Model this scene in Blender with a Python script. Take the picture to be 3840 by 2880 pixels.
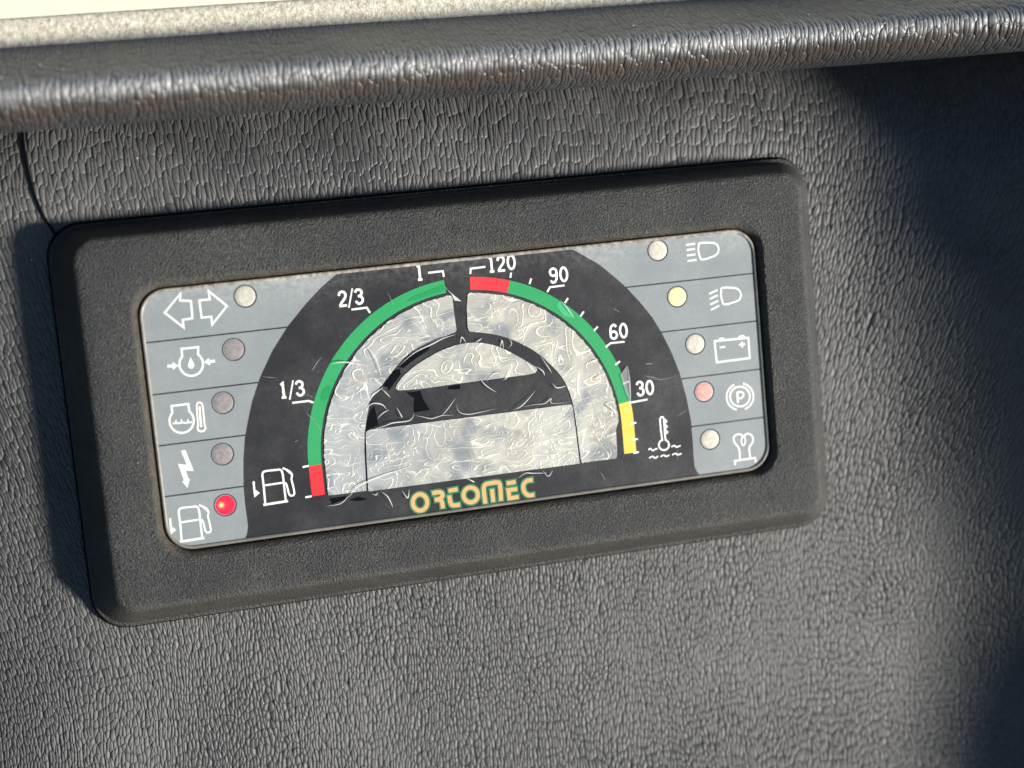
import bpy, bmesh, math, random
from mathutils import Vector, Matrix, noise
from mathutils.geometry import tessellate_polygon
random.seed(7)
R = math.radians
for o in list(bpy.data.objects): bpy.data.objects.remove(o)
S = bpy.context.scene
COL = S.collection

# ---------------------------------------------------------------- frame
# All parts are modelled in the display's own frame, in millimetres: x along the
# display, y up its face, z out of its face (face surface at z = 0).  TILT carries
# that frame into the world: the panel leans back 60 degrees and sits 1.2 m up.
MM = 0.001
TILT = Matrix.Translation((0, 0, 1.2)) @ Matrix.Rotation(R(30), 4, 'X')

# ---------------------------------------------------------------- camera
CAM_POS = Vector((-76.41366, 47.31578, 373.87687))          # mm, display frame
CAM_ROT = Matrix(((0.9673217461, 0.1188622323, -0.2239651965),
                  (-0.0923723156, 0.9878111130, 0.1252859140),
                  (0.2361270734, -0.1005036053, 0.9665107503)))
FPX = 6000.0                                                 # focal length in photo pixels (3840 wide)
cam = bpy.data.cameras.new('camera'); camo = bpy.data.objects.new('camera', cam); COL.objects.link(camo)
cam.sensor_width = 36; cam.lens = FPX * 36 / 3840; cam.clip_start = 0.01; cam.clip_end = 200
camo.matrix_world = TILT @ Matrix.Translation(CAM_POS * MM) @ CAM_ROT.to_4x4()
cam.dof.use_dof = True; cam.dof.focus_distance = 0.383; cam.dof.aperture_fstop = 6.8
S.camera = camo

# ---------------------------------------------------------------- light
SUN_FACE = Vector((0.765, -0.31, 0.595)).normalized()
SUN = (TILT.to_3x3() @ SUN_FACE).normalized()
w = bpy.data.worlds.new('World'); S.world = w; w.use_nodes = True
nt = w.node_tree; bg = nt.nodes['Background']
sky = nt.nodes.new('ShaderNodeTexSky'); sky.sky_type = 'NISHITA'; sky.sun_disc = False
sky.sun_elevation = math.asin(SUN.z); sky.sun_rotation = math.atan2(SUN.x, SUN.y)
sky.altitude = 100; sky.dust_density = 0.3; sky.ozone_density = 4.0; sky.air_density = 1.3
nt.links.new(sky.outputs[0], bg.inputs[0]); bg.inputs[1].default_value = 0.052
sl = bpy.data.lights.new('sun', 'SUN'); so = bpy.data.objects.new('sun', sl); COL.objects.link(so)
sl.energy = 5.0; sl.angle = R(7.0); sl.color = (1.0, 0.95, 0.87)
so.rotation_euler = SUN.to_track_quat('Z', 'Y').to_euler(); so.location = (1, -1, 3)
S.view_settings.view_transform = 'Standard'; S.view_settings.look = 'None'
S.view_settings.exposure = 0.72; S.view_settings.gamma = 1.0
S.view_settings.use_curve_mapping = False

# ---------------------------------------------------------------- pixel -> point on a plane of the display frame
def at(px, py, z=0.0):
    d = CAM_ROT @ Vector(((px - 1920) / FPX, -(py - 1440) / FPX, -1))
    t = (z - CAM_POS.z) / d.z
    return CAM_POS + d * t
def zone(x0, y0, s):
    def f(*pts, z=0.0):
        out = []
        for (a, b) in pts:
            p = at(x0 + a / s, y0 + b / s, z); out.append((p.x, p.y))
        return out
    return f
A1 = zone(500, 950, 2.765);  A2 = zone(500, 1450, 2.5525); A3 = zone(1100, 900, 2.212)
A4 = zone(1100, 1400, 2.212); A5 = zone(1700, 900, 2.765); A6 = zone(2200, 800, 2.765)
A7 = zone(2200, 1250, 2.765); A8 = zone(1300, 1200, 2.212)

# ---------------------------------------------------------------- materials
class N:
    def __init__(s, name):
        s.m = bpy.data.materials.new(name); s.m.use_nodes = True
        s.t = s.m.node_tree; s.b = s.t.nodes['Principled BSDF']
    def n(s, typ, **kw):
        x = s.t.nodes.new(typ)
        for k, v in kw.items():
            if k.startswith('i_'):
                k = k[2:]
                x.inputs[int(k) if k.isdigit() else k.replace('_', ' ')].default_value = v
            else: setattr(x, k, v)
        return x
    def l(s, a, b): s.t.links.new(a, b)
    def set(s, **kw):
        for k, v in kw.items():
            k = k.replace('_', ' ')
            s.b.inputs[k].default_value = (*v, 1) if isinstance(v, tuple) and len(v) == 3 else v
        return s
    def coord(s, kind='Object'):
        return s.n('ShaderNodeTexCoord').outputs[kind]
    def noise(s, co, scale, detail=3, rough=.55, dist=0):
        x = s.n('ShaderNodeTexNoise', i_Scale=scale, i_Detail=detail, i_Roughness=rough, i_Distortion=dist)
        s.l(co, x.inputs['Vector']); return x.outputs['Fac']
    def ramp(s, fac, stops):
        r = s.n('ShaderNodeValToRGB'); e = r.color_ramp.elements
        while len(e) < len(stops): e.new(.5)
        for q, (p, c) in zip(e, stops):
            q.position = p; q.color = (*c, 1) if isinstance(c, tuple) else (c, c, c, 1)
        s.l(fac, r.inputs[0]); return r.outputs[0]
    def math(s, op, a, b=None, c=None):
        x = s.n('ShaderNodeMath', operation=op)
        for i, v in enumerate((a, b, c)):
            if v is None: continue
            if isinstance(v, (int, float)): x.inputs[i].default_value = v
            else: s.l(v, x.inputs[i])
        return x.outputs[0]
    def mix(s, fac, a, b):
        x = s.n('ShaderNodeMix', data_type='RGBA')
        for i, v in ((0, fac), (6, a), (7, b)):
            if isinstance(v, (int, float)): x.inputs[i].default_value = v
            elif isinstance(v, tuple): x.inputs[i].default_value = (*v, 1)
            else: s.l(v, x.inputs[i])
        return x.outputs[2]
    def bump(s, h, dist, strength=1.0, prev=None):
        x = s.n('ShaderNodeBump', i_Distance=dist, i_Strength=strength); s.l(h, x.inputs['Height'])
        if prev: s.l(prev, x.inputs['Normal'])
        return x.outputs[0]
    def mapping(s, co, scale=(1, 1, 1), rot=(0, 0, 0)):
        x = s.n('ShaderNodeMapping'); x.inputs['Scale'].default_value = scale; x.inputs['Rotation'].default_value = rot
        s.l(co, x.inputs[0]); return x.outputs[0]

def grain_mat(name, base, rough, depth, dustcol, dustmix, extra=None):
    # black moulded plastic with a pressed pebble grain; UV is in grain cells
    k = N(name); uv = k.coord('UV'); ob = k.coord('Object')
    wob = k.n('ShaderNodeTexNoise', i_Scale=0.33, i_Detail=1.0); k.l(uv, wob.inputs['Vector'])
    sub = k.n('ShaderNodeVectorMath', operation='SUBTRACT'); k.l(wob.outputs['Color'], sub.inputs[0]); sub.inputs[1].default_value = (.5, .5, .5)
    scl = k.n('ShaderNodeVectorMath', operation='SCALE'); k.l(sub.outputs[0], scl.inputs[0]); scl.inputs['Scale'].default_value = 1.6
    w2 = k.n('ShaderNodeTexNoise', i_Scale=0.035, i_Detail=1.0); k.l(uv, w2.inputs['Vector'])
    s2 = k.n('ShaderNodeVectorMath', operation='SCALE'); k.l(w2.outputs['Color'], s2.inputs[0]); s2.inputs['Scale'].default_value = 7.0
    ad0 = k.n('ShaderNodeVectorMath', operation='ADD'); k.l(uv, ad0.inputs[0]); k.l(s2.outputs[0], ad0.inputs[1])
    add = k.n('ShaderNodeVectorMath', operation='ADD'); k.l(ad0.outputs[0], add.inputs[0]); k.l(scl.outputs[0], add.inputs[1])
    vo = k.n('ShaderNodeTexVoronoi', feature='DISTANCE_TO_EDGE', voronoi_dimensions='2D', i_Scale=1.0, i_Randomness=0.72)
    k.l(add.outputs[0], vo.inputs['Vector'])
    v1 = k.n('ShaderNodeTexVoronoi', feature='SMOOTH_F1', voronoi_dimensions='2D', i_Scale=1.0, i_Randomness=0.72, i_Smoothness=0.06)
    k.l(add.outputs[0], v1.inputs['Vector'])
    edge = k.n('ShaderNodeMapRange', interpolation_type='SMOOTHSTEP'); k.l(vo.outputs['Distance'], edge.inputs[0])
    edge.inputs[1].default_value = 0.0; edge.inputs[2].default_value = 0.16
    dome = k.math('MULTIPLY', k.math('POWER', v1.outputs['Distance'], 2.2), -1.7)
    big = k.noise(uv, 0.16, 1)
    h = k.math('ADD', k.math('ADD', k.math('MULTIPLY', edge.outputs[0], .3), dome), k.math('MULTIPLY', big, 1.0))
    fine = k.noise(ob, 4200, 2)
    worn = k.ramp(k.noise(ob, 26, 3, .6), [(.35, .62), (.65, 1.1)])
    nb = k.bump(k.math('MULTIPLY', h, worn), depth)
    nb = k.bump(fine, 0.00006, 1, nb)
    k.l(nb, k.b.inputs['Normal'])
    d1 = k.noise(ob, 30, 4, .6); d2 = k.noise(ob, 1500, 3, .7)
    dust = k.math('MULTIPLY', k.ramp(d1, [(.36, .2), (.66, 1.)]), k.ramp(d2, [(.35, .35), (.75, 1.)]))
    c = k.mix(k.math('MULTIPLY', dust, dustmix), base, dustcol)
    if extra: c = extra(k, ob, c)
    k.l(c, k.b.inputs['Base Color'])
    k.l(k.math('ADD', k.math('MULTIPLY', dust, .25), rough), k.b.inputs['Roughness'])
    k.set(Specular_IOR_Level=.5)
    return k.m
def brow_dust_light(k, ob, c):
    # dust settled on the upper side, its sunlit crest painted in as a paler band
    sx = k.n('ShaderNodeSeparateXYZ'); k.l(ob, sx.inputs[0])
    wob = k.math('MULTIPLY', k.math('SUBTRACT', k.noise(ob, 260, 3, .6), .5), .004)
    yy = k.math('ADD', sx.outputs[1], wob)
    def rng(a, b, lo, hi):
        m = k.n('ShaderNodeMapRange', interpolation_type='SMOOTHSTEP'); k.l(yy, m.inputs[0])
        for i, v in ((1, a), (2, b), (3, lo), (4, hi)): m.inputs[i].default_value = v
        return m.outputs[0]
    up = k.math('MULTIPLY', rng(.0715, .0755, 0, 1), rng(.0765, .0805, 1, .5))
    c = k.mix(k.math('MULTIPLY', up, k.ramp(k.noise(ob, 500, 4, .7), [(.3, .35), (.7, .95)])), c, (.36, .36, .36))
    gr = k.math('MULTIPLY', rng(.0685, .0705, 0, 1), rng(.0715, .0745, 1, 0))  # warm reflected light on the front lip, painted as a brown tint
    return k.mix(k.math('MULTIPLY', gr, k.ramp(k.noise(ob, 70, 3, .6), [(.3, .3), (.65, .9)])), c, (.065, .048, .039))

M = {}
M['grain'] = grain_mat('dashboard_grain', (0.047, 0.047, 0.048), .44, 0.00037, (0.185, 0.182, 0.172), .66)
M['brow'] = grain_mat('brow_grain', (0.030, 0.032, 0.037), .27, 0.00040, (0.12, 0.118, 0.112), .5, brow_dust_light)

def bezel_mat():
    k = N('bezel_plastic'); ob = k.coord()
    f = k.noise(ob, 1900, 2, .6); g = k.noise(ob, 4200, 2)
    k.l(k.bump(k.math('ADD', f, k.math('MULTIPLY', g, .6)), 0.00055), k.b.inputs['Normal'])
    d1 = k.noise(ob, 45, 5, .62); d2 = k.noise(ob, 900, 3, .7); d3 = k.noise(ob, 130, 2)
    dust = k.math('MULTIPLY', k.ramp(d1, [(.38, .1), (.68, .9)]), k.ramp(d2, [(.4, .15), (.72, 1.)]))
    c = k.mix(k.math('MULTIPLY', dust, .68), (0.022, 0.024, 0.025), (0.115, 0.112, 0.102))
    spots = k.ramp(d3, [(.66, 0.), (.72, 1.)])
    c = k.mix(k.math('MULTIPLY', spots, .6), c, (0.012, 0.012, 0.012))
    # grime packed into the joint round the display and along the bottom edge
    sx = k.n('ShaderNodeSeparateXYZ'); k.l(ob, sx.inputs[0])
    ax = k.math('ABSOLUTE', sx.outputs[0]); ay = k.math('ABSOLUTE', sx.outputs[1])
    qx = k.math('MAXIMUM', k.math('SUBTRACT', ax, 0.0691), 0.0); qy = k.math('MAXIMUM', k.math('SUBTRACT', ay, 0.0243), 0.0)
    din = k.math('SUBTRACT', k.math('SQRT', k.math('ADD', k.math('MULTIPLY', qx, qx), k.math('MULTIPLY', qy, qy))), 0.0064)
    gr = k.n('ShaderNodeMapRange'); k.l(din, gr.inputs[0])
    for i, v in ((1, 0.0008), (2, 0.0021), (3, 1.0), (4, 0.0)): gr.inputs[i].default_value = v
    n4 = k.ramp(k.noise(ob, 400, 4, .7), [(.3, .1), (.65, 1.)])
    c = k.mix(k.math('MULTIPLY', k.math('MULTIPLY', gr.outputs[0], n4), .75), c, (0.10, 0.078, 0.052))
    # rubbed, dusty ridge round the front, with its bright highlight painted in
    ex = k.math('MAXIMUM', k.math('SUBTRACT', ax, 0.0826), 0.0); ey = k.math('MAXIMUM', k.math('SUBTRACT', ay, 0.0377), 0.0)
    de = k.math('ABSOLUTE', k.math('SUBTRACT', k.math('SQRT', k.math('ADD', k.math('MULTIPLY', ex, ex), k.math('MULTIPLY', ey, ey))), 0.0048))
    er = k.n('ShaderNodeMapRange', interpolation_type='SMOOTHSTEP'); k.l(de, er.inputs[0])
    for i, v in ((1, 0.0), (2, 0.0013), (3, 1.0), (4, 0.0)): er.inputs[i].default_value = v
    c = k.mix(k.math('MULTIPLY', k.math('MULTIPLY', er.outputs[0], n4), .3), c, (0.16, 0.15, 0.13))
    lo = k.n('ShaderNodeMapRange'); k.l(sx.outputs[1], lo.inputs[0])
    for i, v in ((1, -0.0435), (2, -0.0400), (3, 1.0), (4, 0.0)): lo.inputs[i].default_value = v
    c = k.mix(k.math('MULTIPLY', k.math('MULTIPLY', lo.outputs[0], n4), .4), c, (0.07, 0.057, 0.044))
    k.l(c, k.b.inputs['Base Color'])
    k.set(Roughness=.45, Specular_IOR_Level=.5)
    return k.m
M['bezel'] = bezel_mat()

def print_mat(name, col, rough=.38, haze=.12, hazecol=(.5, .5, .48)):
    # screen-printed film: flat ink with faint rubbed haze and hairline scratches
    k = N(name); ob = k.coord()
    d1 = k.noise(ob, 60, 5, .65); d2 = k.noise(ob, 700, 4, .7)
    sc = k.noise(k.mapping(ob, (1, 7, 1), (0, 0, .5)), 700, 2, .5)
    hz = k.math('ADD', k.math('MULTIPLY', k.ramp(d1, [(.42, 0.), (.75, 1.)]), k.ramp(d2, [(.35, .2), (.7, 1.)])),
                k.math('MULTIPLY', k.ramp(sc, [(.68, 0.), (.75, 1.)]), .6))
    # rubbed along the top edge
    sx = k.n('ShaderNodeSeparateXYZ'); k.l(ob, sx.inputs[0])
    top = k.n('ShaderNodeMapRange'); k.l(sx.outputs[1], top.inputs[0])
    for i, v in ((1, 0.0235), (2, 0.030), (3, 0.0), (4, 1.0)): top.inputs[i].default_value = v
    hz = k.math('ADD', hz, k.math('MULTIPLY', top.outputs[0], k.ramp(d2, [(.38, 0.), (.66, 1.2)])))
    k.l(k.mix(k.math('MULTIPLY', hz, haze), col, hazecol), k.b.inputs['Base Color'])
    k.l(k.math('ADD', k.math('MULTIPLY', d1, .2), rough - .1), k.b.inputs['Roughness'])
    k.l(k.bump(k.noise(ob, 1600, 2), 0.00003), k.b.inputs['Normal'])
    k.set(Specular_IOR_Level=.4)
    return k.m
M['black'] = print_mat('black_print', (0.024, 0.024, 0.026), haze=.1)
M['grey'] = print_mat('grey_print', (0.235, 0.258, 0.265), haze=.2, hazecol=(.6, .6, .57))
M['white'] = print_mat('white_print', (0.80, 0.80, 0.76), haze=.05)
M['green'] = print_mat('green_print', (0.028, 0.31, 0.105), haze=.05)
M['green_dark'] = print_mat('green_film', (0.012, 0.27, 0.085), haze=.03)
M['green_pale'] = print_mat('pale_green_film', (0.06, 0.42, 0.18), haze=.05)
M['red'] = print_mat('red_print', (0.62, 0.035, 0.045), haze=.06)
M['yellow'] = print_mat('yellow_print', (0.78, 0.56, 0.09), haze=.05)
M['gold'] = print_mat('gold_print', (0.60, 0.37, 0.15), haze=.1)
M['logo_green'] = print_mat('logo_green_print', (0.035, 0.19, 0.09), haze=.1)
M['deep'] = N('deep_black').set(Base_Color=(0.003, 0.0035, 0.006), Roughness=.8, Specular_IOR_Level=.08).m
M['line'] = N('dark_line').set(Base_Color=(0.022, 0.022, 0.024), Roughness=.6).m
M['rim'] = print_mat('rim_plastic', (0.16, 0.15, 0.13), rough=.35, haze=.5, hazecol=(.55, .5, .42))
M['wire'] = N('black_rubber').set(Base_Color=(0.004, 0.004, 0.004), Roughness=.7, Specular_IOR_Level=.1).m

def lens_mat(name, col, emit=None, es=0.0, hot=None):
    k = N(name); ob = k.coord()
    a = k.noise(ob, 900, 3, .6)
    c = k.mix(k.ramp(a, [(.35, 0.), (.7, 1.)]), tuple(x * .84 for x in col), tuple(min(1, x * 1.12) for x in col))
    k.l(c, k.b.inputs['Base Color'])
    k.l(k.bump(a, 0.0001), k.b.inputs['Normal'])
    k.set(Roughness=.5, Specular_IOR_Level=.3)
    if emit:
        if hot:
            g = k.n('ShaderNodeVectorMath', operation='DISTANCE'); k.l(ob, g.inputs[0]); g.inputs[1].default_value = (*hot, 0)
            r = k.ramp(k.math('MULTIPLY', g.outputs['Value'], 400.0), [(.0, (2., 1.3, .45)), (.14, (1.8, .7, .2)), (.34, (1., .06, .06)), (.6, emit), (1., tuple(x * .4 for x in emit))])
            k.l(r, k.b.inputs['Emission Color'])
        else: k.b.inputs['Emission Color'].default_value = (*emit, 1)
        k.b.inputs['Emission Strength'].default_value = es
    return k.m
M['lens_cream'] = lens_mat('cream_lens', (.58, .54, .46))
M['lens_mauve'] = lens_mat('mauve_lens', (.265, .235, .235))
M['lens_pink'] = lens_mat('pink_lens', (.62, .35, .31))
M['lens_pale'] = lens_mat('pale_lens', (.50, .48, .40))

def film_mat():
    # silvery delaminated display film: creased, glossy, slightly yellowed
    k = N('creased_film'); ob = k.coord()
    warp = k.n('ShaderNodeTexNoise', i_Scale=150.0, i_Detail=0.5); k.l(ob, warp.inputs['Vector'])
    sub = k.n('ShaderNodeVectorMath', operation='SUBTRACT'); k.l(warp.outputs['Color'], sub.inputs[0]); sub.inputs[1].default_value = (.5, .5, .5)
    scl = k.n('ShaderNodeVectorMath', operation='SCALE'); k.l(sub.outputs[0], scl.inputs[0]); scl.inputs['Scale'].default_value = 0.0035
    add = k.n('ShaderNodeVectorMath', operation='ADD'); k.l(ob, add.inputs[0]); k.l(scl.outputs[0], add.inputs[1])
    co = add.outputs[0]
    def contours(scale, n_lines, width, stretch, rot):
        n = k.noise(k.mapping(co, stretch, (0, 0, rot)), scale, 0.6, .5)
        w_ = k.math('ABSOLUTE', k.math('SINE', k.math('MULTIPLY', n, math.pi * n_lines)))
        return n, w_, k.ramp(w_, [(.0, 1.), (width * .5, .8), (width, 0.)])
    sx = k.n('ShaderNodeSeparateXYZ'); k.l(ob, sx.inputs[0])
    low = k.math('LESS_THAN', sx.outputs[1], .0005)
    m1 = k.ramp(k.noise(ob, 120, 2), [(.42, .08), (.56, 1.)]); m2 = k.ramp(k.noise(ob, 170, 2), [(.47, 0.), (.6, 1.)])
    n1, w1, la = contours(150, 9, .36, (.9, 1.1, 1), .3)
    n2, w2_, lb = contours(330, 7, .42, (.8, 1.2, 1), .5)
    n3, w3, lc = contours(190, 6, .2, (.14, 1.5, 1), -.13)
    la = k.math('MULTIPLY', la, k.math('MULTIPLY', m1, k.math('SUBTRACT', 1.0, k.math('MULTIPLY', low, .55))))
    lb = k.math('MULTIPLY', lb, k.math('MULTIPLY', m2, k.math('ADD', k.math('MULTIPLY', low, .35), .4)))
    lc = k.math('MULTIPLY', lc, k.math('MULTIPLY', k.math('SUBTRACT', 1.0, m2), .7))
    creases = k.math('MINIMUM', k.math('ADD', k.math('ADD', la, lb), lc), 1.0)
    h = k.math('ADD', k.math('ADD', k.math('MULTIPLY', creases, .45), k.math('MULTIPLY', n1, 2.2)), k.math('MULTIPLY', n3, .8))
    k.l(k.bump(h, 0.00024), k.b.inputs['Normal'])
    fl1 = k.math('FLOOR', k.math('MULTIPLY', n1, 8.0)); wn1 = k.n('ShaderNodeTexWhiteNoise', noise_dimensions='1D'); k.l(fl1, wn1.inputs['W'])
    tone = k.noise(ob, 40, 3, .6)
    bx = k.n('ShaderNodeMapRange'); k.l(sx.outputs[0], bx.inputs[0])
    for i, v in ((1, -.036), (2, .012), (3, .36), (4, -.30)): bx.inputs[i].default_value = v
    c = k.mix(k.ramp(k.math('SUBTRACT', tone, bx.outputs[0]), [(.30, 0.), (.66, 1.)]), (.33, .35, .36), (.465, .45, .385))
    yel = k.ramp(k.noise(k.mapping(co, (.5, 1.4, 1), (0, 0, -.16)), 200, 3, .6), [(.60, 0.), (.74, 1.)])
    c = k.mix(k.math('MULTIPLY', yel, .5), c, (.36, .28, .18))
    blot = k.ramp(k.noise(co, 130, 1.5, .5), [(.36, 1.), (.47, 0.)])
    # faint upright blocks of the unlit digits in the lower window
    fl = k.math('FLOOR', k.math('MULTIPLY', sx.outputs[0], 142.0)); wn = k.n('ShaderNodeTexWhiteNoise', noise_dimensions='1D'); k.l(fl, wn.inputs['W'])
    c = k.mix(k.math('MULTIPLY', wn1.outputs['Value'], .5), c, (.27, .285, .285))
    c = k.mix(k.math('MULTIPLY', k.math('MULTIPLY', low, wn.outputs['Value']), .32), c, (.56, .58, .56))
    c = k.mix(k.math('MULTIPLY', blot, .7), c, (.17, .195, .225))
    c = k.mix(k.math('MULTIPLY', creases, .74), c, (.82, .79, .66))
    k.l(c, k.b.inputs['Base Color'])
    k.set(Roughness=.36, Specular_IOR_Level=.4, Coat_Weight=.1, Coat_Roughness=.2)
    return k.m
M['film'] = film_mat()
k = N('clear_sliver').set(Base_Color=(.75, .75, .72), Roughness=.15, Specular_IOR_Level=.6, Alpha=.75); M['sliver'] = k.m
k = N('clear_flap').set(Base_Color=(.55, .56, .56), Roughness=.12, Specular_IOR_Level=.6, Alpha=.38); M['flap'] = k.m
k = N('hair_scratch').set(Base_Color=(.42, .40, .36), Roughness=.4, Alpha=.7); M['scratch'] = k.m

def cowl_mat(name, speck):
    k = N(name); ob = k.coord()
    a = k.noise(ob, 900 if speck else 40, 4, .75)
    if speck: c = k.ramp(a, [(.36, (.34, .31, .24)), (.5, (.52, .49, .40)), (.66, (.70, .68, .58))])
    else: c = k.ramp(a, [(.3, (.60, .57, .44)), (.7, (.65, .62, .49))])
    k.l(c, k.b.inputs['Base Color']); k.set(Roughness=.6)
    if speck: k.l(k.bump(a, .0006), k.b.inputs['Normal'])
    return k.m
M['cowl'] = cowl_mat('cream_paint', False); M['cowl_strip'] = cowl_mat('speckled_strip', True)
M['dust'] = N('dust_flake').set(Base_Color=(.82, .81, .78), Roughness=.2).m

# ---------------------------------------------------------------- builders
def link(name, me, mat, parent=None, smooth=False):
    o = bpy.data.objects.new(name, me); COL.objects.link(o)
    if mat: me.materials.append(mat)
    if smooth:
        for p in me.polygons: p.use_smooth = True
    if parent: o.parent = parent
    else: o.matrix_world = TILT
    return o
def mesh(name, verts, faces):
    me = bpy.data.meshes.new(name)
    me.from_pydata([(x * MM, y * MM, z * MM) for x, y, z in verts], [], faces); me.update()
    return me

class Ink:
    """flat printed shapes and strokes collected into one mesh, each a hair above the last"""
    def __init__(s, z=.06, lift=.012): s.v = []; s.f = []; s.z = z; s.lift = lift
    def poly(s, pts):
        pts = [Vector((p[0], p[1], 0)) for p in pts]; b = len(s.v)
        s.v += [(p.x, p.y, s.z) for p in pts]
        for t in tessellate_polygon([pts]):
            a, c, d = t
            n = (pts[c] - pts[a]).cross(pts[d] - pts[a]).z
            s.f.append((b + a, b + c, b + d) if n > 0 else (b + a, b + d, b + c))
        s.z += s.lift; return s
    def stroke(s, pts, w, closed=False, cap=0.0, zf=None, taper=False):
        P = [Vector((p[0], p[1])) for p in pts]; n = len(P)
        if cap and not closed:
            P[0] = P[0] + (P[0] - P[1]).normalized() * cap; P[-1] = P[-1] + (P[-1] - P[-2]).normalized() * cap
        b = len(s.v)
        for i in range(n):
            if closed: d1 = (P[i] - P[i - 1]); d2 = (P[(i + 1) % n] - P[i])
            else:
                d1 = P[i] - P[i - 1] if i else P[1] - P[0]; d2 = P[i + 1] - P[i] if i < n - 1 else P[i] - P[i - 1]
            d1 = d1.normalized(); d2 = d2.normalized()
            t = d1 + d2; t = t.normalized() if t.length > 1e-6 else d1
            nn = Vector((-t.y, t.x)); c = max(.38, abs(nn.dot(Vector((-d1.y, d1.x)))))
            hw = w / 2 / c
            if taper: hw *= max(.12, 1 - abs(2 * i / (n - 1) - 1) ** 1.5) if n > 2 else 1
            z = s.z + (zf(i / (n - 1)) if zf else 0)
            s.v.append((*(P[i] + nn * hw), z)); s.v.append((*(P[i] - nn * hw), z))
        for i in range(n if closed else n - 1):
            a = b + 2 * i; c = b + 2 * ((i + 1) % n)
            s.f.append((a, a + 1, c + 1, c))
        s.z += s.lift; return s
    def build(s, name, mat, parent): return link(name, mesh(name, s.v, s.f), mat, parent)

def arc(cx, cy, r, a0, a1, n=28, ry=None):
    ry = ry or r
    return [(cx + r * math.cos(R(a0 + (a1 - a0) * i / n)), cy + ry * math.sin(R(a0 + (a1 - a0) * i / n))) for i in range(n + 1)]
def smooth(pts, n=6, closed=False):
    P = [Vector((p[0], p[1], 0)) for p in pts]; m = len(P); out = []
    for i in range(m if closed else m - 1):
        g = (lambda j: P[j % m]) if closed else (lambda j: P[min(max(j, 0), m - 1)])
        a, b, c, d = g(i - 1), g(i), g(i + 1), g(i + 2)
        for q in range(n):
            t = q / n
            v = .5 * ((2 * b) + (c - a) * t + (2 * a - 5 * b + 4 * c - d) * t * t + (3 * b - a - 3 * c + d) * t ** 3)
            out.append((v.x, v.y))
    if not closed: out.append((P[-1].x, P[-1].y))
    return out
def rrect(hw, hh, r, n=10):
    out = []
    for cx, cy, a in ((hw - r, hh - r, 0), (-hw + r, hh - r, 90), (-hw + r, -hh + r, 180), (hw - r, -hh + r, 270)):
        out += arc(cx, cy, r, a, a + 90, n)
    return out
def loft(loops, cap_first=False, cap_last=False):
    v = []; f = []; n = len(loops[0])
    for L in loops: v += L
    for i in range(len(loops) - 1):
        for j in range(n):
            a = i * n + j; b = i * n + (j + 1) % n
            f.append((a, b, b + n, a + n))
    if cap_first: f.append(tuple(range(n))[::-1])
    if cap_last: f.append(tuple((len(loops) - 1) * n + j for j in range(n)))
    return v, f

# ================================================================ dashboard skin (setting)
def smoothstep(a, b, x):
    if a > b: return 1 - smoothstep(b, a, x)
    t = min(1, max(0, (x - a) / (b - a))); return t * t * (3 - 2 * t)
EDGE = [at(3400, 434, -9), at(3480, 1050, -4), at(3640, 1600, 0), at(3840, 2309, 4)]   # where the side wall turns away
def edge_x(y):
    P = sorted([(p.y, p.x) for p in EDGE])
    if y <= P[0][0]: (y0, x0), (y1, x1) = P[0], P[1]
    elif y >= P[-1][0]: (y0, x0), (y1, x1) = P[-2], P[-1]
    else:
        for (y0, x0), (y1, x1) in zip(P, P[1:]):
            if y0 <= y <= y1: break
    return x0 + (x1 - x0) * (y - y0) / (y1 - y0)
COVE = []          # height of the side wall by distance past the turning line
h = 0.0
for i in range(0, 1400):
    d = -46 + i * .1
    sl_ = 1.0 * smoothstep(-46, 30, d) * (1 - smoothstep(34, 60, d))
    h += sl_ * .1; COVE.append(h)
def cove(d): return 0.0 if d < -46 else COVE[min(len(COVE) - 1, int((d + 46) * 10))]
def fascia_z(x, y):
    z = -9.0 + cove(x - edge_x(y)) * (1 - .45 * smoothstep(40, 68, y))
    if y > 48: z -= ((y - 48) / 22.0) ** 2 * 7.5
    if x < -88: z -= ((-88 - x) / 40.0) ** 2 * 9.0
    if y < -84: z += ((-84 - y) / 50.0) ** 2 * 11.0
    z += .35 * noise.noise((x * .016, y * .016, 3.1))
    return z
def fascia():
    xs = [-150 + i * 1.5 for i in range(int(400 / 1.5))]; ys = [-150 + i * 1.5 for i in range(int(235 / 1.5))]
    v = []; f = []; uv = []
    # grain density grows towards the bottom
    vv = 0; cum = []
    for y in ys:
        cum.append(vv); vv += 1.5 / (2.1 + 1.2 * smoothstep(-70, 70, y))
    for j, y in enumerate(ys):
        for i, x in enumerate(xs):
            v.append((x, y, fascia_z(x, y)))
            gx = .80 + .24 * smoothstep(-70, 70, y)
            uv.append(((x - 10 - y * .04) / gx, cum[j]))
    nx = len(xs)
    for j in range(len(ys) - 1):
        for i in range(nx - 1): f.append((j * nx + i, j * nx + i + 1, (j + 1) * nx + i + 1, (j + 1) * nx + i))
    me = mesh('dashboard', v, f); l = me.uv_layers.new(name='grain')
    for lp in me.loops: l.data[lp.index].uv = uv[lp.vertex_index]
    return me
dash = link('dashboard', fascia(), M['grain'], None, True); dash['kind'] = 'structure'

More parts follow.
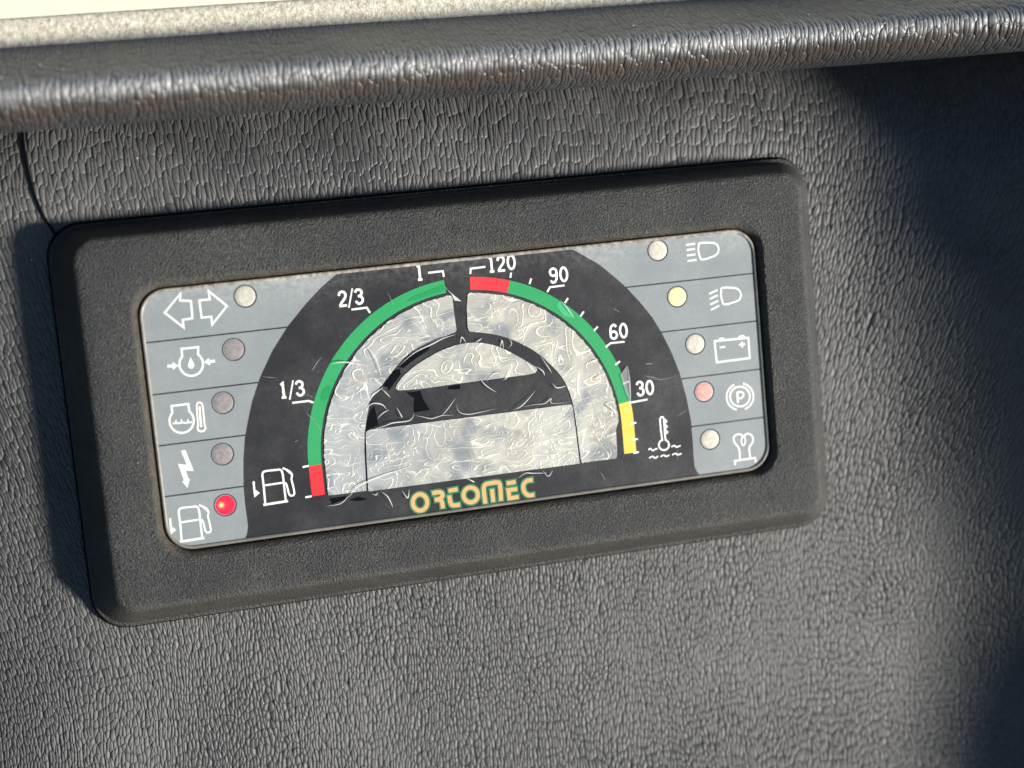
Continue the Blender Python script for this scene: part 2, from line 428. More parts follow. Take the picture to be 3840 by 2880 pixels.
def brow():
    prof = [(80, -16), (74, -10), (70.4, -4.5), (68.6, -.5), (67.9, 3), (68.0, 7), (69.0, 11), (71.0, 14.2), (73.6, 16.0), (76.2, 16.2),
            (78.4, 13.6), (80.4, 9.6), (82.6, 4.8), (85.0, -.6), (87.6, -6.6), (89.9, -11.8), (91.4, -16), (92, -28)]
    pr = smooth(prof, 5)
    v = []; f = []; uv = []; n = len(pr); s = 0
    cum = [0]
    for a, b in zip(pr, pr[1:]): cum.append(cum[-1] + math.hypot(b[0] - a[0], b[1] - a[1]))
    xs = [-160 + i * 4 for i in range(96)]
    for i, x in enumerate(xs):
        for j, (y, z) in enumerate(pr):
            wv = .25 * noise.noise((x * .02, 0, 9))
            rise = 16 * smoothstep(70, 175, x); v.append((x, y + wv - rise * .05, z + rise)); uv.append((x / 1.05, cum[j] / 3.9 + .1 * x / 30))
    for i in range(len(xs) - 1):
        for j in range(n - 1): f.append((i * n + j, (i + 1) * n + j, (i + 1) * n + j + 1, i * n + j + 1))
    me = mesh('brow', v, f); l = me.uv_layers.new(name='grain')
    for lp in me.loops: l.data[lp.index].uv = uv[lp.vertex_index]
    return me
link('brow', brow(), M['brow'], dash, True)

# pale ledge behind the brow
def ledge():
    a = [at(0, 80, 4), at(1910, -10, 4)]
    y0 = 93.2
    v = []; f = []
    xs = [-200 + i * 8 for i in range(65)]
    prof = [(84.5, -5.6), (91.6, -4.8), (92.8, -4.1), (93.4, -5)]
    for x in xs:
        for y, z in prof: v.append((x, y + .3 * noise.noise((x * .05, 1, 1)), z))
    n = len(prof)
    for i in range(len(xs) - 1):
        for j in range(n - 1): f.append((i * n + j, (i + 1) * n + j, (i + 1) * n + j + 1, i * n + j + 1))
    st = mesh('ledge_strip', v, f)
    v = []; f = []
    prof = [(92.6, -6), (93.8, -4.9), (130, -10), (220, -28), (221, -34)]
    n = len(prof)
    for x in xs:
        for y, z in prof: v.append((x, y, z))
    for i in range(len(xs) - 1):
        for j in range(n - 1): f.append((i * n + j, (i + 1) * n + j, (i + 1) * n + j + 1, i * n + j + 1))
    return mesh('windscreen_ledge', v, f), st
lm, st = ledge()
led = link('windscreen_ledge', lm, M['cowl'], None, True); led['kind'] = 'structure'
link('ledge_strip', st, M['cowl_strip'], led, True)

# ================================================================ instrument cluster
cl = bpy.data.objects.new('instrument_cluster', None); COL.objects.link(cl); cl.matrix_world = TILT
cl.empty_display_size = .02
cl['label'] = 'black rectangular gauge display with green arc scales and warning lamps on grained dashboard'
cl['category'] = 'instrument cluster'

L = [(93.6, 46.7, 8, -11.0), (93.6, 46.7, 8, -7.4), (93.45, 46.55, 7.9, -7.1), (92.9, 46.0, 7.5, -7.0), (92.7, 45.8, 7.4, -6.9),
     (92.4, 45.6, 7.2, -6.3), (90.6, 44.5, 6.4, -2.6), (88.7, 43.4, 5.4, .5), (87.8, 42.7, 4.8, 1.35), (86.8, 41.9, 4.2, 1.85),
     (85.4, 40.7, 3.6, 2.08), (83.6, 39, 3, 2.12), (80, 35.4, 5.2, 2.08), (77.6, 33, 6.8, 2.04), (76.9, 32.3, 6.8, 1.98), (76.55, 31.95, 6.7, 1.8),
     (75.75, 31.1, 6.5, .35), (75.45, 30.75, 6.4, -.2), (75.3, 30.6, 6.4, -1.4)]
v, f = loft([[(x, y * (1 + .036 * smoothstep(.5, -7, z)) if y < 0 else y, z) for x, y in rrect(a, b, r, 12)] for a, b, r, z in L])
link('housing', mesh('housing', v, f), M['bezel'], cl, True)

v, f = loft([[(x, y * 1.036 if y < 0 else y, z) for x, y in rrect(a, b, 8.2, 12)] for a, b, z in ((94.1, 47.2, -11), (94.1, 47.2, -8.75), (93.9, 47.0, -8.5), (93.5, 46.6, -8.5))])
link('gasket', mesh('gasket', v, f), M['wire'], cl, True)
# face plate and its moulded edge bead
v, f = loft([[(x, y, z) for x, y in rrect(75.2, 30.5, 6.4, 12)] for z in (-1.3, 0)], False, True)
link('face_plate', mesh('face_plate', v, f), M['black'], cl)
rl = [(75.15, 30.45, 6.35, .02), (75.1, 30.4, 6.3, .3), (74.8, 30.1, 6.0, .42), (74.45, 29.75, 5.65, .36), (74.3, 29.6, 5.5, .05)]
v, f = loft([[(x, y, z) for x, y in rrect(a, b, r, 12)] for a, b, r, z in rl])
link('edge_bead', mesh('edge_bead', v, f), M['rim'], cl, True)

# grey warning panels left and right of the big dark arch
archL = [at(*p) for p in ((1300, 990), (1274, 1017), (1201.6, 1080), (1144, 1142), (1079, 1223), (1021, 1315), (974, 1416.5), (945, 1505), (930, 1575),
                          (918, 1640), (912.5, 1724), (913, 1822), (919, 1890), (927, 1950), (930, 1975), (926, 2003), (913, 2030), (896, 2045))]
archR = [at(*p) for p in ((2100, 910), (2134, 927), (2181, 954), (2250, 994), (2315, 1048), (2351, 1081), (2398, 1131.5), (2445, 1189), (2482, 1250), (2518, 1322),
                          (2547, 1395), (2572.5, 1485), (2590.6, 1575.5), (2598, 1666), (2603, 1745.5), (2612, 1767), (2634, 1794), (2650, 1806))]
def interp(tab, y):
    T = sorted((p.y, p.x) for p in tab)
    if y <= T[0][0]: return T[0][1]
    if y >= T[-1][0]: return T[-1][1]
    for (y0, x0), (y1, x1) in zip(T, T[1:]):
        if y0 <= y <= y1: return x0 + (x1 - x0) * (y - y0) / (y1 - y0)
def side_x(y, hw=75.0, hh=30.3, r=6.2):
    a = abs(y)
    return hw if a < hh - r else hw - r + math.sqrt(max(0, r * r - (a - hh + r) ** 2))
lineL = [((545, 1288), (1075, 1225)), ((563, 1481.6), (966, 1434.6)), ((582, 1674.5), (919, 1631)), ((602.6, 1866), (913, 1822))]
lineR = [((2834.7, 1022), (2355.5, 1078.5)), ((2847, 1203), (2480, 1245)), ((2862, 1383), (2556, 1420)), ((2874.5, 1563), (2592, 1600))]
def rows(lines): return [(at(*a).y + at(*b).y) / 2 for a, b in lines]
for sgn, tab, lines in ((-1, archL, lineL), (1, archR, lineR)):
    ys = [30.28] + rows(lines) + [-30.28]
    for a, b in zip(ys, ys[1:]):
        t = a - (.17 if a < 30 else 0); u = b + (.17 if b > -30 else 0); n = 22
        yy = [t + (u - t) * i / n for i in range(n + 1)]
        pts = [(sgn * side_x(y), y) for y in yy] + [(interp(tab, y), y) for y in reversed(yy)]
        Ink(.05).poly(pts).build('warning_panel', M['grey'], cl)

# warning lamps
lamps = [((530, 640), 'lens_pale', 'cream lamp'), ((505, 755), 'lens_mauve', None), ((482, 870), 'lens_mauve', None), ((481, 981), 'lens_mauve', None),
         ((487, 1091), 'lens_red', 'glowing red fuel lamp'), ((1421, 541), 'lens_cream', None), ((1463, 641), 'lens_yellow', 'pale yellow lamp'),
         ((1502, 743), 'lens_cream', None), ((1521, 846), 'lens_pink', 'pink lamp'), ((1534, 949), 'lens_cream', None)]
SD = 3840 / 2212
for (px, py), mk, lab in lamps:
    p = at(px * SD, py * SD)
    if mk == 'lens_red': M[mk] = lens_mat('red_lens', (.38, .010, .03), (.9, .008, .06), .65, ((p.x - .95) * MM, (p.y + .15) * MM))
    if mk == 'lens_yellow': M[mk] = lens_mat('yellow_lens', (.70, .68, .36), (1, .9, .15), .12, ((p.x - 1.3) * MM, p.y * MM))
    ring = [[(p.x + a, p.y + b, z) for a, b in arc(0, 0, r, 0, 360, 40)[:-1]] for r, z in ((2.68, .05), (2.62, .13), (2.47, .14), (2.40, -.2))]
    v, f = loft(ring); lo = link('warning_lamp', mesh('warning_lamp', v, f), M['line'], cl, True)
    prof = [(2.46, -.2), (2.44, -.02), (2.3, .05), (1.7, .10), (.9, .13), (.25, .14)]
    v, f = loft([[(p.x + a, p.y + b, z) for a, b in arc(0, 0, r, 0, 360, 32)[:-1]] for r, z in prof], False, True)
    ln = link('lens', mesh('lens', v, f), M[mk], lo, True)
    if lab: lo['label'] = lab

# ---- scale arcs (circle above the centre, straight legs below), fitted to the photograph
GC = (-0.3, -14.6); GR = 40.35
def band_pt(a, r):       # a in degrees; beyond the horizontal the band runs straight down by (a) mm
    return (GC[0] + r * math.cos(R(a)), GC[1] + r * math.sin(R(a)))
def band(p0, p1, ro, ri, z=.06, n=46):
    # p: ('a', angle) ; legs handled by y below the centre
    out = []; inn = []
    for i in range(n + 1):
        t = p0 + (p1 - p0) * i / n
        for r, lst in ((ro, out), (ri, inn)):
            if 0 <= t <= 180: lst.append(band_pt(t, r))
            elif t < 0: lst.append((GC[0] + r, GC[1] + t))            # t mm below the centre, right leg
            else: lst.append((GC[0] - r, GC[1] - (t - 180)))          # left leg
    k = Ink(z); b = 0
    k.v = [(x, y, z) for x, y in out] + [(x, y, z) for x, y in inn]
    m = n + 1
    k.f = [(i, i + 1, m + i + 1, m + i) for i in range(n)]
    return k
def ang(px, py):
    p = at(px * SD, py * SD); d = (p.x - GC[0], p.y - GC[1])
    if d[1] < 0: return 180 - d[1] if d[0] < 0 else d[1]
    return math.degrees(math.atan2(d[1], d[0]))
RI = GR - 3.12
aTopL = ang(961, 618); aTopR = ang(1015, 612); aRG = ang(1099, 618); aGY = ang(1340, 872); aY = ang(1352, 980); aRL = ang(686, 1004); aRB = ang(690, 1070)
for p0, p1, mk, nm in ((aTopL, 180, 'green', 'green_scale'), (180.001, aRL, 'green', None), (aRL, aRB, 'red', 'red_scale'),
                       (aRG, aTopR, 'red', 'red_scale'), (max(aGY, 0.01), aRG, 'green', 'green_scale'), (aY, aGY, 'yellow', 'yellow_scale')):
    if nm == 'green_scale' and p1 == 180:
        g = band(p0, aRL, GR, RI, n=90); g.build(nm, M[mk], cl); continue
    if nm is None: continue
    band(p0, p1, GR, RI).build(nm, M[mk], cl)

# ---- display windows of creased film
def window(pts, name='display_window'):
    bm = bmesh.new()
    vs = [bm.verts.new((x, y, 0)) for x, y in pts]; bm.faces.new(vs)
    xs = [p[0] for p in pts]; ys = [p[1] for p in pts]
    st_ = .55
    for lo_, hi, no in ((min(xs), max(xs), (1, 0, 0)), (min(ys), max(ys), (0, 1, 0))):
        c = lo_ + st_
        while c < hi:
            bmesh.ops.bisect_plane(bm, geom=bm.verts[:] + bm.edges[:] + bm.faces[:], plane_co=Vector(no) * c, plane_no=no)
            c += st_
    for v_ in bm.verts:
        x, y, _ = v_.co
        q = Vector((x * .11 + 3, y * .25, 1.7)); w_ = noise.noise_vector(q) * 1.3
        a = noise.noise((x * .42 + w_.x, y * .55 + w_.y, .5)); b = 1 - abs(noise.noise((x * .23 + y * .1 + w_.y, y * .42 + w_.x, 7)))
        v_.co.z = .14 + .05 * a + .08 * b ** 4
    bmesh.ops.recalc_face_normals(bm, faces=bm.faces)
    if sum(f_.normal.z for f_ in bm.faces) < 0: bmesh.ops.reverse_faces(bm, faces=bm.faces)
    for v_ in bm.verts: v_.co *= MM
    me = bpy.data.meshes.new(name); bm.to_mesh(me); bm.free()
    return link(name, me, M['film'], cl, True)
RW = RI - .75           # the windows start a little inside the scale, with a ragged rim
def rag(a): return RW + .22 * noise.noise((a * .55, 2.2, 0)) + .12 * noise.noise((a * 1.9, 5.2, 0))
def circ(px, py): p = at(px, py); return math.degrees(math.atan2(p.y - GC[1], p.x - GC[0]))
def q3(x, y): return (1100 + x / 2.212, 900 + y / 2.212)
botL = A4((290, 1012), (612, 972)); botR = A8((1948, 1188), (2205, 1158))
left_out = [band_pt(a, rag(a)) for a in [circ(*q3(1305, 455)) + (178 - circ(*q3(1305, 455))) * i / 110 for i in range(111)]]
left = left_out + [(GC[0] - RW, GC[1] - 3)] + A4((285, 985), (292, 1012), (400, 1000), (606, 973), (596, 800), (588, 650), (590, 500), (606, 380), (622, 300)) + \
       smooth(A3((630, 1345), (680, 1262), (745, 1190), (845, 1060), (955, 945), (1130, 850), (1340, 765)), 4) + A3((1353, 745), (1335, 620), (1318, 475), (1305, 455))
left = left[:-1]
window(left)
a1 = circ(1700 + 205 / 2.765, 900 + 536 / 2.765)
right = A5((150, 560), (165, 545)) + [band_pt(a1 * (1 - i / 110) + 2 * i / 110, rag(a1 * (1 - i / 110))) for i in range(111)] + A7((300, 1000), (314, 1200), (313, 1275), (300, 1296), (150, 1316), (-40, 1340)) + \
        A8((1960, 1190), (1944, 1178), (1925, 1040), (1906, 880), (1880, 715)) + smooth(A8((1880, 715), (1850, 610), (1795, 490), (1690, 370), (1560, 260), (1400, 175), (1250, 125), (1100, 103), (1020, 96)), 4)[1:] + \
        A5((155, 935), (146, 900), (138, 700))
window(right)
cres = smooth(A8((405, 560), (440, 500), (540, 400), (660, 320), (800, 245), (950, 198), (1090, 188), (1240, 215), (1390, 285), (1520, 360), (1572, 395)), 4) + \
       A8((1580, 415), (1565, 437), (1500, 453), (1200, 492), (900, 530), (600, 573), (440, 583), (412, 576))
window(cres)
rect = A8((158, 950), (166, 925), (190, 910), (1000, 808), (1840, 700), (1862, 702), (1874, 722), (1890, 850), (1910, 1010), (1930, 1180), (1925, 1190), (1000, 1313), (186, 1420), (178, 1415), (164, 1150))
window(rect)

# dark band behind the arch of the windows and dark patches where the mask film is torn away
tears = [A8((490, 597), (540, 600), (612, 588), (632, 650), (690, 745), (558, 768), (556, 690), (566, 650), (530, 630)), A8((838, 575), (850, 548), (940, 533), (942, 574)),
         A8((180, 800), (208, 735), (228, 715), (250, 800), (262, 870), (160, 915), (166, 860)), A8((380, 420), (440, 405), (448, 455), (345, 590), (340, 560), (300, 548), (340, 470)),
         A8((420, 385), (520, 290), (690, 195), (686, 245), (560, 330), (470, 400)),
         A4((298, 1038), (440, 1018), (432, 1048), (380, 1062), (322, 1086)), A4((462, 1052), (540, 1022), (604, 1040), (606, 1050), (520, 1060))]
for t in tears: Ink(.05).poly(t).build('torn_patch', M['deep'], cl)
# paler grimy strips of mask still hanging in the arch
# slivers and flaps of film lifting off
def sliver(pts, w=.22, h=.5, mat='sliver'):
    k = Ink(.22); k.stroke(smooth(pts, 5), w, zf=lambda t: h * math.sin(math.pi * t), taper=True)
    return k.build('film_sliver', M[mat], cl)
sl_list = [A8((1100, 480), (1150, 540), (1240, 600)), A8((1160, 510), (1210, 450), (1250, 440), (1290, 470)), A8((1290, 500), (1330, 470), (1350, 400)), A8((780, 800), (830, 740), (900, 650)),
           A8((560, 790), (620, 800), (700, 815), (790, 790), (880, 790)), A8((910, 700), (930, 760), (1000, 780), (1100, 765), (1240, 735)), A8((1380, 745), (1450, 705), (1560, 590)),
           A8((1460, 720), (1560, 700), (1640, 690), (1690, 650), (1700, 690), (1850, 680)), A8((150, 930), (300, 880), (380, 850), (520, 830), (560, 770)), A8((410, 720), (450, 790), (455, 810)),
           A8((190, 660), (230, 610), (300, 560)), A8((170, 730), (215, 690), (290, 700), (330, 740)), A8((250, 820), (300, 770), (350, 745)), A8((280, 560), (360, 640)),
           A8((1600, 290), (1660, 380), (1700, 440)), A8((1560, 380), (1620, 420), (1640, 460)), A8((1270, 240), (1285, 170), (1300, 240)), A8((1340, 150), (1365, 190), (1345, 230)),
           A8((1700, 520), (1740, 560), (1820, 545)), A8((940, 200), (950, 140), (990, 190)), A8((1060, 190), (1120, 150)), A8((430, 380), (560, 270), (700, 200), (800, 150), (900, 120)),
           A4((640, 990), (680, 1005), (700, 985)), A4((720, 975), (780, 1020), (825, 1110)), A4((900, 970), (945, 1030), (960, 960)), A4((1430, 870), (1480, 890), (1500, 905)),
           A4((1860, 870), (1920, 825), (1985, 825), (2100, 825)), A4((2060, 800), (2110, 850), (2150, 800)), A4((270, 1100), (390, 1075), (470, 1000)), A4((460, 1030), (530, 940), (700, 860), (1000, 760)),
           A7((110, 265), (60, 290), (-20, 320)), A7((185, 405), (110, 460), (60, 480)), A7((275, 700), (200, 735), (285, 800), (300, 850)), A3((300, 1030), (420, 1010), (600, 1040)), A3((600, 870), (680, 980), (730, 1140))]
for i, p in enumerate(sl_list): sliver(p, .16 + .16 * random.random(), .25 + .5 * random.random())
Ink(.35).poly(A3((1236, 372), (1290, 425), (1392, 508), (1335, 502), (1310, 450))).build('film_flap', M['sliver'], cl)
Ink(.35).poly(A7((345, 428), (416, 330), (436, 500), (452, 700), (410, 640))).build('film_flap', M['flap'], cl)
sliver(A7((424, 338), (440, 520), (452, 750)), .2, .5)
Ink(.10).poly(A5((1072, 690), (1080, 650), (1108, 632), (1180, 715), (1245, 805), (1140, 785))).build('film_flap', M['green_pale'], cl)
sliver(A5((1105, 620), (1180, 710), (1248, 808)), .2, .4)
Ink(.10).poly(A3((940, 510), (990, 470), (1240, 372), (1272, 398), (1262, 415), (1010, 500))).build('film_flap', M['green_dark'], cl)
Ink(.10).poly(smooth(A1((1945, 1480), (1980, 1400), (2040, 1375), (2055, 1420), (2015, 1505), (1965, 1530)), 5, True)).build('film_flap', M['green_dark'], cl)

# ---- white symbols
W_ = .47
def circ_px(A, cx, cy, r, a0, a1, n=26, ry=None): return A(*[(x, y) for x, y in arc(cx, cy, r, a0, a1, n, ry)])
k = Ink(.075)
k.stroke(A1((325, 615), (488, 418), (484, 487), (597, 494), (613, 672), (511, 690), (522, 768)), W_, True)
k.stroke(A1((683, 487), (793, 477), (780, 392), (970, 545), (817, 738), (808, 656), (707, 666)), W_, True).build('turn_signal_symbol', M['white'], cl)
k = Ink(.075)
a0 = math.degrees(math.atan2(-80, -95)) + 360; a1 = math.degrees(math.atan2(-100, 72))
k.stroke(circ_px(A1, 600, 1148, 122, a0, a1, 34) + A1((672, 972), (498, 990)), W_, True)
k.poly(A1((592, 1075), (622, 1130), (634, 1165), (618, 1190), (598, 1196), (577, 1188), (566, 1165), (572, 1140)))
k.poly(A1((352, 1155), (405, 1153), (402, 1126), (468, 1163), (410, 1207), (407, 1183), (352, 1183)))
k.poly(A1((728, 1128), (785, 1083), (787, 1107), (845, 1101), (848, 1130), (795, 1135), (797, 1162))).build('oil_pressure_symbol', M['white'], cl)
k = Ink(.075)
a0 = math.degrees(math.atan2(-75, -90)) + 360; a1 = math.degrees(math.atan2(-88, 72))
k.stroke(circ_px(A2, 462, 326, 116, a0, a1, 34) + A2((525, 165), (365, 185)), W_, True)
k.stroke(A2((375, 353), (408, 348), (440, 350), (468, 342), (500, 346), (560, 338)), .38)
for q in (((410, 348), (406, 320)), ((462, 345), (458, 312)), ((524, 342), (518, 310))): k.stroke(A2(*q), .36)
k.stroke(A2((604, 178), (612, 155), (632, 149), (652, 158), (662, 180), (682, 368), (692, 395), (676, 420), (650, 428), (624, 420), (612, 398), (619, 368)), .42, True)
k.stroke(A2((632, 185), (648, 385)), .5); k.build('coolant_temperature_symbol', M['white'], cl)
k = Ink(.075)
k.poly(A2((455, 612), (498, 605), (578, 806), (500, 802), (530, 884), (541, 878), (518, 968), (466, 905), (486, 898), (428, 740), (512, 748)))
k.build('lightning_symbol', M['white'], cl)
def pump(dx, dy):
    k = Ink(.075); A = lambda *p: A2(*[(x + dx, y + dy) for x, y in p])
    k.stroke(A((462, 1470), (450, 1330), (434, 1195), (442, 1170), (465, 1160), (600, 1145), (620, 1158), (632, 1200), (648, 1350), (660, 1450)), .47)
    k.stroke(A((444, 1484), (680, 1447)), .55); k.stroke(A((450, 1298), (640, 1270)), .44)
    k.stroke(smooth(A((640, 1270), (662, 1282), (672, 1310), (690, 1380), (712, 1396), (735, 1388), (740, 1365), (728, 1300), (713, 1240), (717, 1215), (716, 1190), (690, 1160), (628, 1130)), 3), .44)
    k.poly(A((626, 1125), (694, 1160), (714, 1184), (704, 1194)))
    k.stroke(A((350, 1258), (362, 1385)), .5); k.poly(A((355, 1328), (410, 1370), (356, 1414)))
    k.build('fuel_pump_symbol', M['white'], cl)
pump(0, 0); pump(800, -353)
k = Ink(.075)
for q in (((1028, 328), (1122, 315)), ((1035, 380), (1122, 368)), ((1038, 437), (1127, 425)), ((1043, 493), (1137, 482))): k.stroke(A6(*q), .46)
k.stroke(smooth(A6((1170, 308), (1300, 305), (1342, 320), (1362, 350), (1365, 390), (1345, 425), (1300, 450), (1195, 480), (1165, 430), (1155, 380), (1160, 335)), 3, True), .47, True)
k.build('high_beam_symbol', M['white'], cl)
k = Ink(.075)
for q in (((1270, 835), (1356, 794)), ((1275, 887), (1357, 849)), ((1280, 945), (1363, 905)), ((1285, 1002), (1373, 957))): k.stroke(A6(*q), .46)
k.stroke(smooth(A6((1402, 772), (1520, 772), (1570, 790), (1595, 830), (1592, 870), (1565, 905), (1430, 945), (1402, 900), (1390, 850), (1393, 810)), 3, True), .47, True)
k.build('low_beam_symbol', M['white'], cl)
k = Ink(.075)
k.stroke(A6((1325, 1325), (1675, 1290), (1690, 1500), (1348, 1545)), .5, True)
k.poly(A6((1362, 1316), (1375, 1292), (1420, 1287), (1436, 1308))); k.poly(A6((1565, 1294), (1580, 1267), (1630, 1261), (1645, 1286)))
k.stroke(A6((1376, 1391), (1434, 1384)), .46); k.stroke(A6((1576, 1362), (1640, 1354)), .5); k.stroke(A6((1605, 1328), (1611, 1390)), .5)
k.build('battery_symbol', M['white'], cl)
k = Ink(.075)
k.stroke(circ_px(A7, 1588, 655, 103, 0, 360, 40)[:-1], .47, True)
k.stroke(circ_px(A7, 1588, 658, 139, 245, 104, 24), .44); k.stroke(circ_px(A7, 1588, 655, 139, -78, 68, 24), .44)
k.stroke(A7((1559, 602), (1566, 722)), .58); k.stroke(smooth(A7((1558, 612), (1600, 607), (1625, 630), (1608, 665), (1564, 676)), 4), .5)
k.build('parking_brake_symbol', M['white'], cl)
k = Ink(.075)
k.stroke(smooth(A7((1587, 1305), (1580, 1200), (1535, 1135), (1522, 1085), (1548, 1052), (1590, 1046), (1625, 1068), (1655, 1043), (1692, 1045), (1722, 1080), (1718, 1132), (1684, 1188), (1695, 1290)), 4), .44)
k.stroke(circ_px(A7, 1623, 1115, 20, 0, 360, 24, 46)[:-1], .36, True)
k.stroke(A7((1540, 1366), (1532, 1322), (1745, 1290), (1752, 1336)), .46); k.build('glow_plug_symbol', M['white'], cl)
k = Ink(.075)
a0 = -70; a1 = 250
k.stroke(circ_px(A7, 800, 1157, 53, -72, 252, 28) + A7((768, 1000), (759, 890), (770, 868), (790, 868), (800, 892), (806, 1000)), .44, True)
k.stroke(smooth(A7((802, 888), (828, 912), (806, 938), (832, 966), (808, 992), (837, 1022), (812, 1050), (812, 1085)), 4), .36)
for q in (((638, 1208), (660, 1195), (685, 1215), (710, 1200), (732, 1196)), ((875, 1178), (905, 1163), (932, 1178), (972, 1162)), ((645, 1292), (680, 1276), (708, 1292), (740, 1272)),
          ((762, 1278), (798, 1262), (822, 1276), (856, 1260)), ((884, 1260), (918, 1244), (942, 1258), (980, 1245))): k.stroke(smooth(A7(*q), 4), .36)
k.build('water_temperature_symbol', M['white'], cl)

# ---- numerals, drawn in a unit box
def ell(cx, cy, rx, ry, a0=0, a1=360, n=24): return arc(cx, cy, rx, a0, a1, n, ry)
GL = {'0': [(ell(.5, .5, .36, .43)[:-1], True)],
      '1': [([(.22, .84), (.52, .93), (.52, .04)], False), ([(.2, .04), (.84, .04)], False)],
      '2': [(smooth([(.16, .70), (.24, .87), (.5, .94), (.76, .86), (.82, .70), (.72, .52), (.38, .27), (.16, .06)], 4) , False), ([(.12, .06), (.88, .06)], False)],
      '3': [(smooth([(.16, .76), (.3, .91), (.54, .93), (.78, .83), (.78, .64), (.58, .53), (.40, .52)], 4), False),
            (smooth([(.40, .53), (.62, .51), (.83, .38), (.82, .18), (.6, .06), (.36, .07), (.14, .24)], 4), False)],
      '6': [(smooth([(.82, .80), (.66, .93), (.42, .92), (.22, .76), (.15, .5), (.16, .28)], 4), False), (ell(.5, .29, .34, .23)[:-1], True)],
      '/': [([(.5 - .28, -.08), (.5 + .28, 1.06)], False)]}
GL['9'] = [([(1 - x, 1 - y) for x, y in p], c) for p, c in GL['6']]
def numeral(ink, ch, c, w, h, wt=.58):
    for pts, closed in GL[ch]:
        ink.stroke([(c[0] + (x - .5) * w, c[1] + (y - .5) * h) for x, y in pts], wt * (.62 if ch == '/' else 1), closed)
def number(name, items):
    k = Ink(.075)
    for ch, c, w, h in items: numeral(k, ch, c, w, h)
    k.build(name, M['white'], cl)
def C(A, x, y): return A((x, y))[0]
number('numeral', [('1', C(A3, 1045, 268), 1.7, 3.75)])
number('numeral', [('2', C(A3, 408, 487), 2.35, 3.75), ('/', C(A3, 474, 480), 2.3, 3.9), ('3', C(A3, 543, 468), 2.35, 3.75)])
number('numeral', [('1', C(A1, 1553, 1418), 1.7, 3.75), ('/', C(A1, 1638, 1415), 2.3, 3.9), ('3', C(A1, 1725, 1398), 2.35, 3.75)])
number('numeral', [('1', C(A5, 393, 252), 1.7, 3.75), ('2', C(A5, 493, 246), 2.3, 3.75), ('0', C(A5, 598, 229), 2.35, 3.8)])
number('numeral', [('9', C(A5, 1037, 368), 2.35, 3.8), ('0', C(A5, 1143, 355), 2.35, 3.8)])
number('numeral', [('6', C(A5, 1660, 952), 2.35, 3.8), ('0', C(A5, 1762, 939), 2.35, 3.8)])
number('numeral', [('3', C(A7, 553, 572), 2.3, 3.8), ('0', C(A7, 652, 562), 2.3, 3.8)])
for pts in (A3((1118, 272), (1240, 258), (1248, 305)), A3((482, 577), (610, 561), (636, 605)), A1((1648, 1550), (1815, 1530), (1868, 1547)), A5((175, 352), (179, 296), (332, 278)),
            A5((973, 540), (1000, 490), (1152, 470)), A5((1578, 1110), (1630, 1069), (1774, 1054)), A7((430, 722), (630, 685))):
    Ink(.075).stroke(pts, .46).build('leader_line', M['white'], cl)
for pts in (A5((598, 338), (590, 392)), A5((807, 398), (789, 457)), A5((1188, 602), (1156, 652)), A5((1352, 742), (1316, 792)), A5((1497, 898), (1458, 940)), A5((1727, 1257), (1678, 1294)),
            A7((375, 525), (432, 498)), A7((458, 938), (514, 925)), A7((470, 1106), (528, 1094)), A7((483, 1241), (540, 1230)), A2((1620, 769), (1679, 758)), A2((1646, 1059), (1706, 1048))):
    Ink(.075).stroke(pts, .46).build('tick_mark', M['white'], cl)

# ---- maker's lettering: gold strokes edged in green
logo = {'O': [circ_px(A4, 1050, 1070, 60, 0, 360, 30, 68)],
        'R': [smooth(A4((1150, 995), (1195, 985), (1228, 990), (1236, 1015), (1215, 1038), (1172, 1050)), 3), smooth(A4((1205, 1046), (1230, 1062), (1240, 1118)), 3)],
        'T': [A4((1285, 974), (1362, 960)), smooth(A4((1292, 1012), (1302, 1068), (1322, 1094), (1382, 1088)), 4)],
        'o': [circ_px(A4, 1470, 1008, 60, 0, 360, 30, 62)],
        'M': [smooth(A4((1592, 1080), (1578, 960), (1590, 922), (1625, 912), (1680, 904), (1712, 922), (1722, 1056)), 3), A4((1646, 958), (1658, 1066))],
        'E': [A4((1768, 912), (1842, 900)), A4((1855, 958), (1782, 968), (1792, 1036), (1868, 1024))],
        'C': [smooth(A4((1984, 882), (1935, 892), (1908, 925), (1912, 975), (1945, 1010), (1998, 1006)), 4)]}
for ch, ss in logo.items():
    g = Ink(.075, .006); y_ = Ink(.115, .006)
    for p in ss:
        cl_ = ch in 'Oo'
        if cl_: p = p[:-1]
        g.stroke(p, 1.75, cl_, 0 if cl_ else .34); y_.stroke(p, 1.0, cl_)
    o = g.build('logo_letter', M['logo_green'], cl); y_.build('gold_fill', M['gold'], o)

# ---- hairline scratches on the face (too fine to pick apart)
k = Ink(.13, .0)
for p in (A1((1860, 1225), (1890, 1150), (1945, 1075)), A1((1330, 1275), (1420, 1285), (1490, 1290)), A1((1780, 1455), (1890, 1505)), A3((150, 1090), (180, 1040), (240, 965)), A3((780, 430), (830, 540)),
          A7((590, 435), (690, 470), (780, 478), (860, 462), (950, 425)), A7((920, 855), (990, 825), (1035, 790)), A7((600, 315), (690, 318)), A7((130, 1430), (170, 1480), (190, 1530)), A7((940, 1190), (942, 1320)),
          A5((1660, 712), (1735, 752)), A5((1970, 1405), (2060, 1420), (2150, 1445)), A5((1990, 1282), (2070, 1280)), A4((105, 330), (215, 450), (225, 520)), A6((275, 985), (355, 1030)),
          A6((1105, 990), (1110, 1050)), A2((1650, 250), (1750, 330)), A4((10, 570), (40, 550))):
    k.stroke(smooth(p, 4), .10, taper=True)
sc = k.build('scratches', M['scratch'], cl); sc['kind'] = 'stuff'

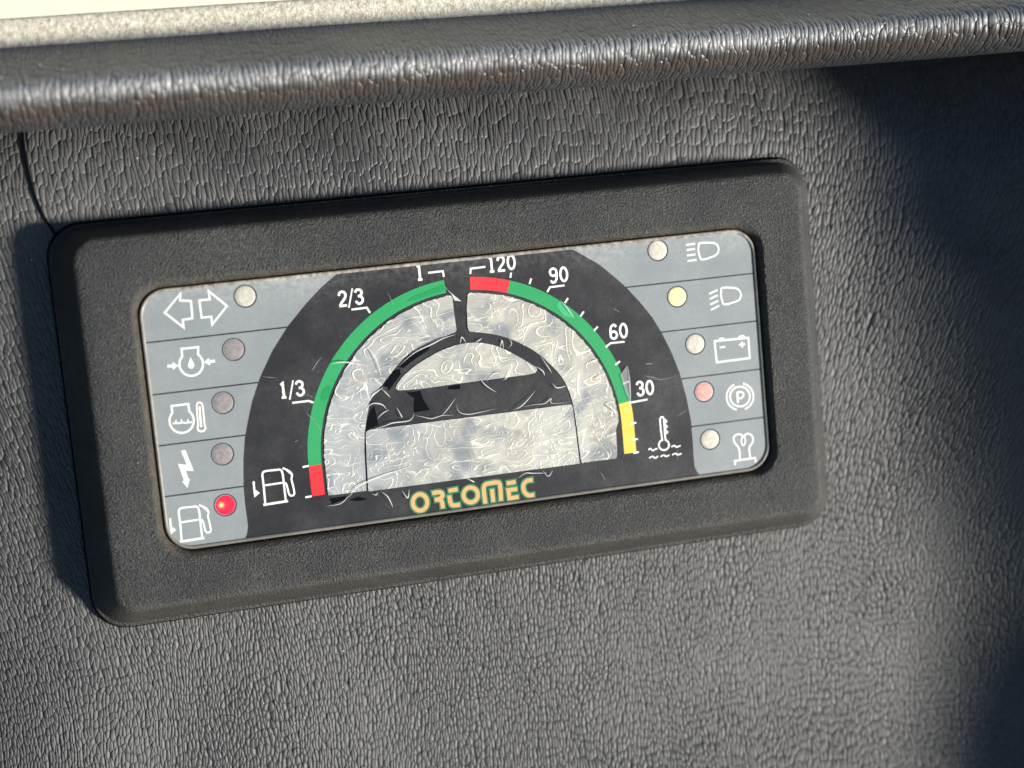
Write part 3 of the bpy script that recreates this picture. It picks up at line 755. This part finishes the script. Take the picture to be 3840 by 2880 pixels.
# ================================================================ thin black wire from brow to housing corner
def on_fascia(px, py, lift):
    z = -9.0
    for _ in range(8):
        p = at(px, py, z); z = fascia_z(p.x, p.y) + lift
    return at(px, py, z)
wp = [on_fascia(*p, .25) for p in ((83, 440), (86, 500), (90, 545), (98, 600), (112, 665), (128, 725), (150, 780), (175, 830), (204, 872), (215, 890))]
def tube(pts, r, n=8):
    P = [Vector(p) for p in pts]; v = []; f = []
    Q = []
    for i in range(len(P) - 1):
        a, b, c, d = P[max(i - 1, 0)], P[i], P[i + 1], P[min(i + 2, len(P) - 1)]
        for q in range(6):
            t = q / 6
            Q.append(.5 * ((2 * b) + (c - a) * t + (2 * a - 5 * b + 4 * c - d) * t * t + (3 * b - a - 3 * c + d) * t ** 3))
    Q.append(P[-1])
    for i, p in enumerate(Q):
        t = (Q[min(i + 1, len(Q) - 1)] - Q[max(i - 1, 0)]).normalized(); u = t.cross(Vector((0, 0, 1))).normalized(); w2 = u.cross(t)
        for j in range(n):
            a = 2 * math.pi * j / n; v.append(tuple(p + u * math.cos(a) * r + w2 * math.sin(a) * r))
    for i in range(len(Q) - 1):
        for j in range(n): f.append((i * n + j, i * n + (j + 1) % n, (i + 1) * n + (j + 1) % n, (i + 1) * n + j))
    return mesh('wire', v, f)
wo = link('wire', tube(wp, .3), M['wire'], None, True)
wo['label'] = 'thin black wire hanging from the brow down to the display housing corner'; wo['category'] = 'wire'

# ================================================================ dust flakes lying on the plastic
v = []; f = []
def flake(p, r):
    b = len(v); n = random.randint(4, 6); a0 = random.random() * 6
    v.append((p[0], p[1], p[2] + r * .6))
    for i in range(n):
        a = a0 + 6.283 * i / n; q = r * random.uniform(.6, 1.2)
        v.append((p[0] + q * math.cos(a), p[1] + q * math.sin(a), p[2] - r * .2))
    for i in range(n): f.append((b, b + 1 + i, b + 1 + (i + 1) % n))
for i in range(150):
    x = random.uniform(-110, 150); y = random.uniform(-120, 66)
    if abs(x) < 94 and abs(y) < 47:
        if abs(x) > 77 or abs(y) > 33:
            if abs(x) < 86 and abs(y) < 41: flake((x, y, 2.1), random.uniform(.05, .13))
        continue
    flake((x, y, fascia_z(x, y) + .15), random.uniform(.06, .2))
BP = [(69.0, 11), (71.0, 14.2), (73.6, 16.0), (76.2, 16.2), (78.4, 13.6), (80.4, 9.6), (82.6, 4.8), (85.0, -.6)]
for i in range(130):
    x = random.uniform(-115, 175); t = min(6.999, 1.5 + abs(random.gauss(0, 2.2))); j = int(t); q = t - j
    rise = 16 * smoothstep(70, 175, x)
    y = BP[j][0] + (BP[j + 1][0] - BP[j][0]) * q; z = BP[j][1] + (BP[j + 1][1] - BP[j][1]) * q
    flake((x, y + .25 * noise.noise((x * .02, 0, 9)) - rise * .05, z + rise + .12), random.choice((.1, .13, .16, .22, .36)))
du = link('dust', mesh('dust', v, f), M['dust'], None); du['kind'] = 'stuff'
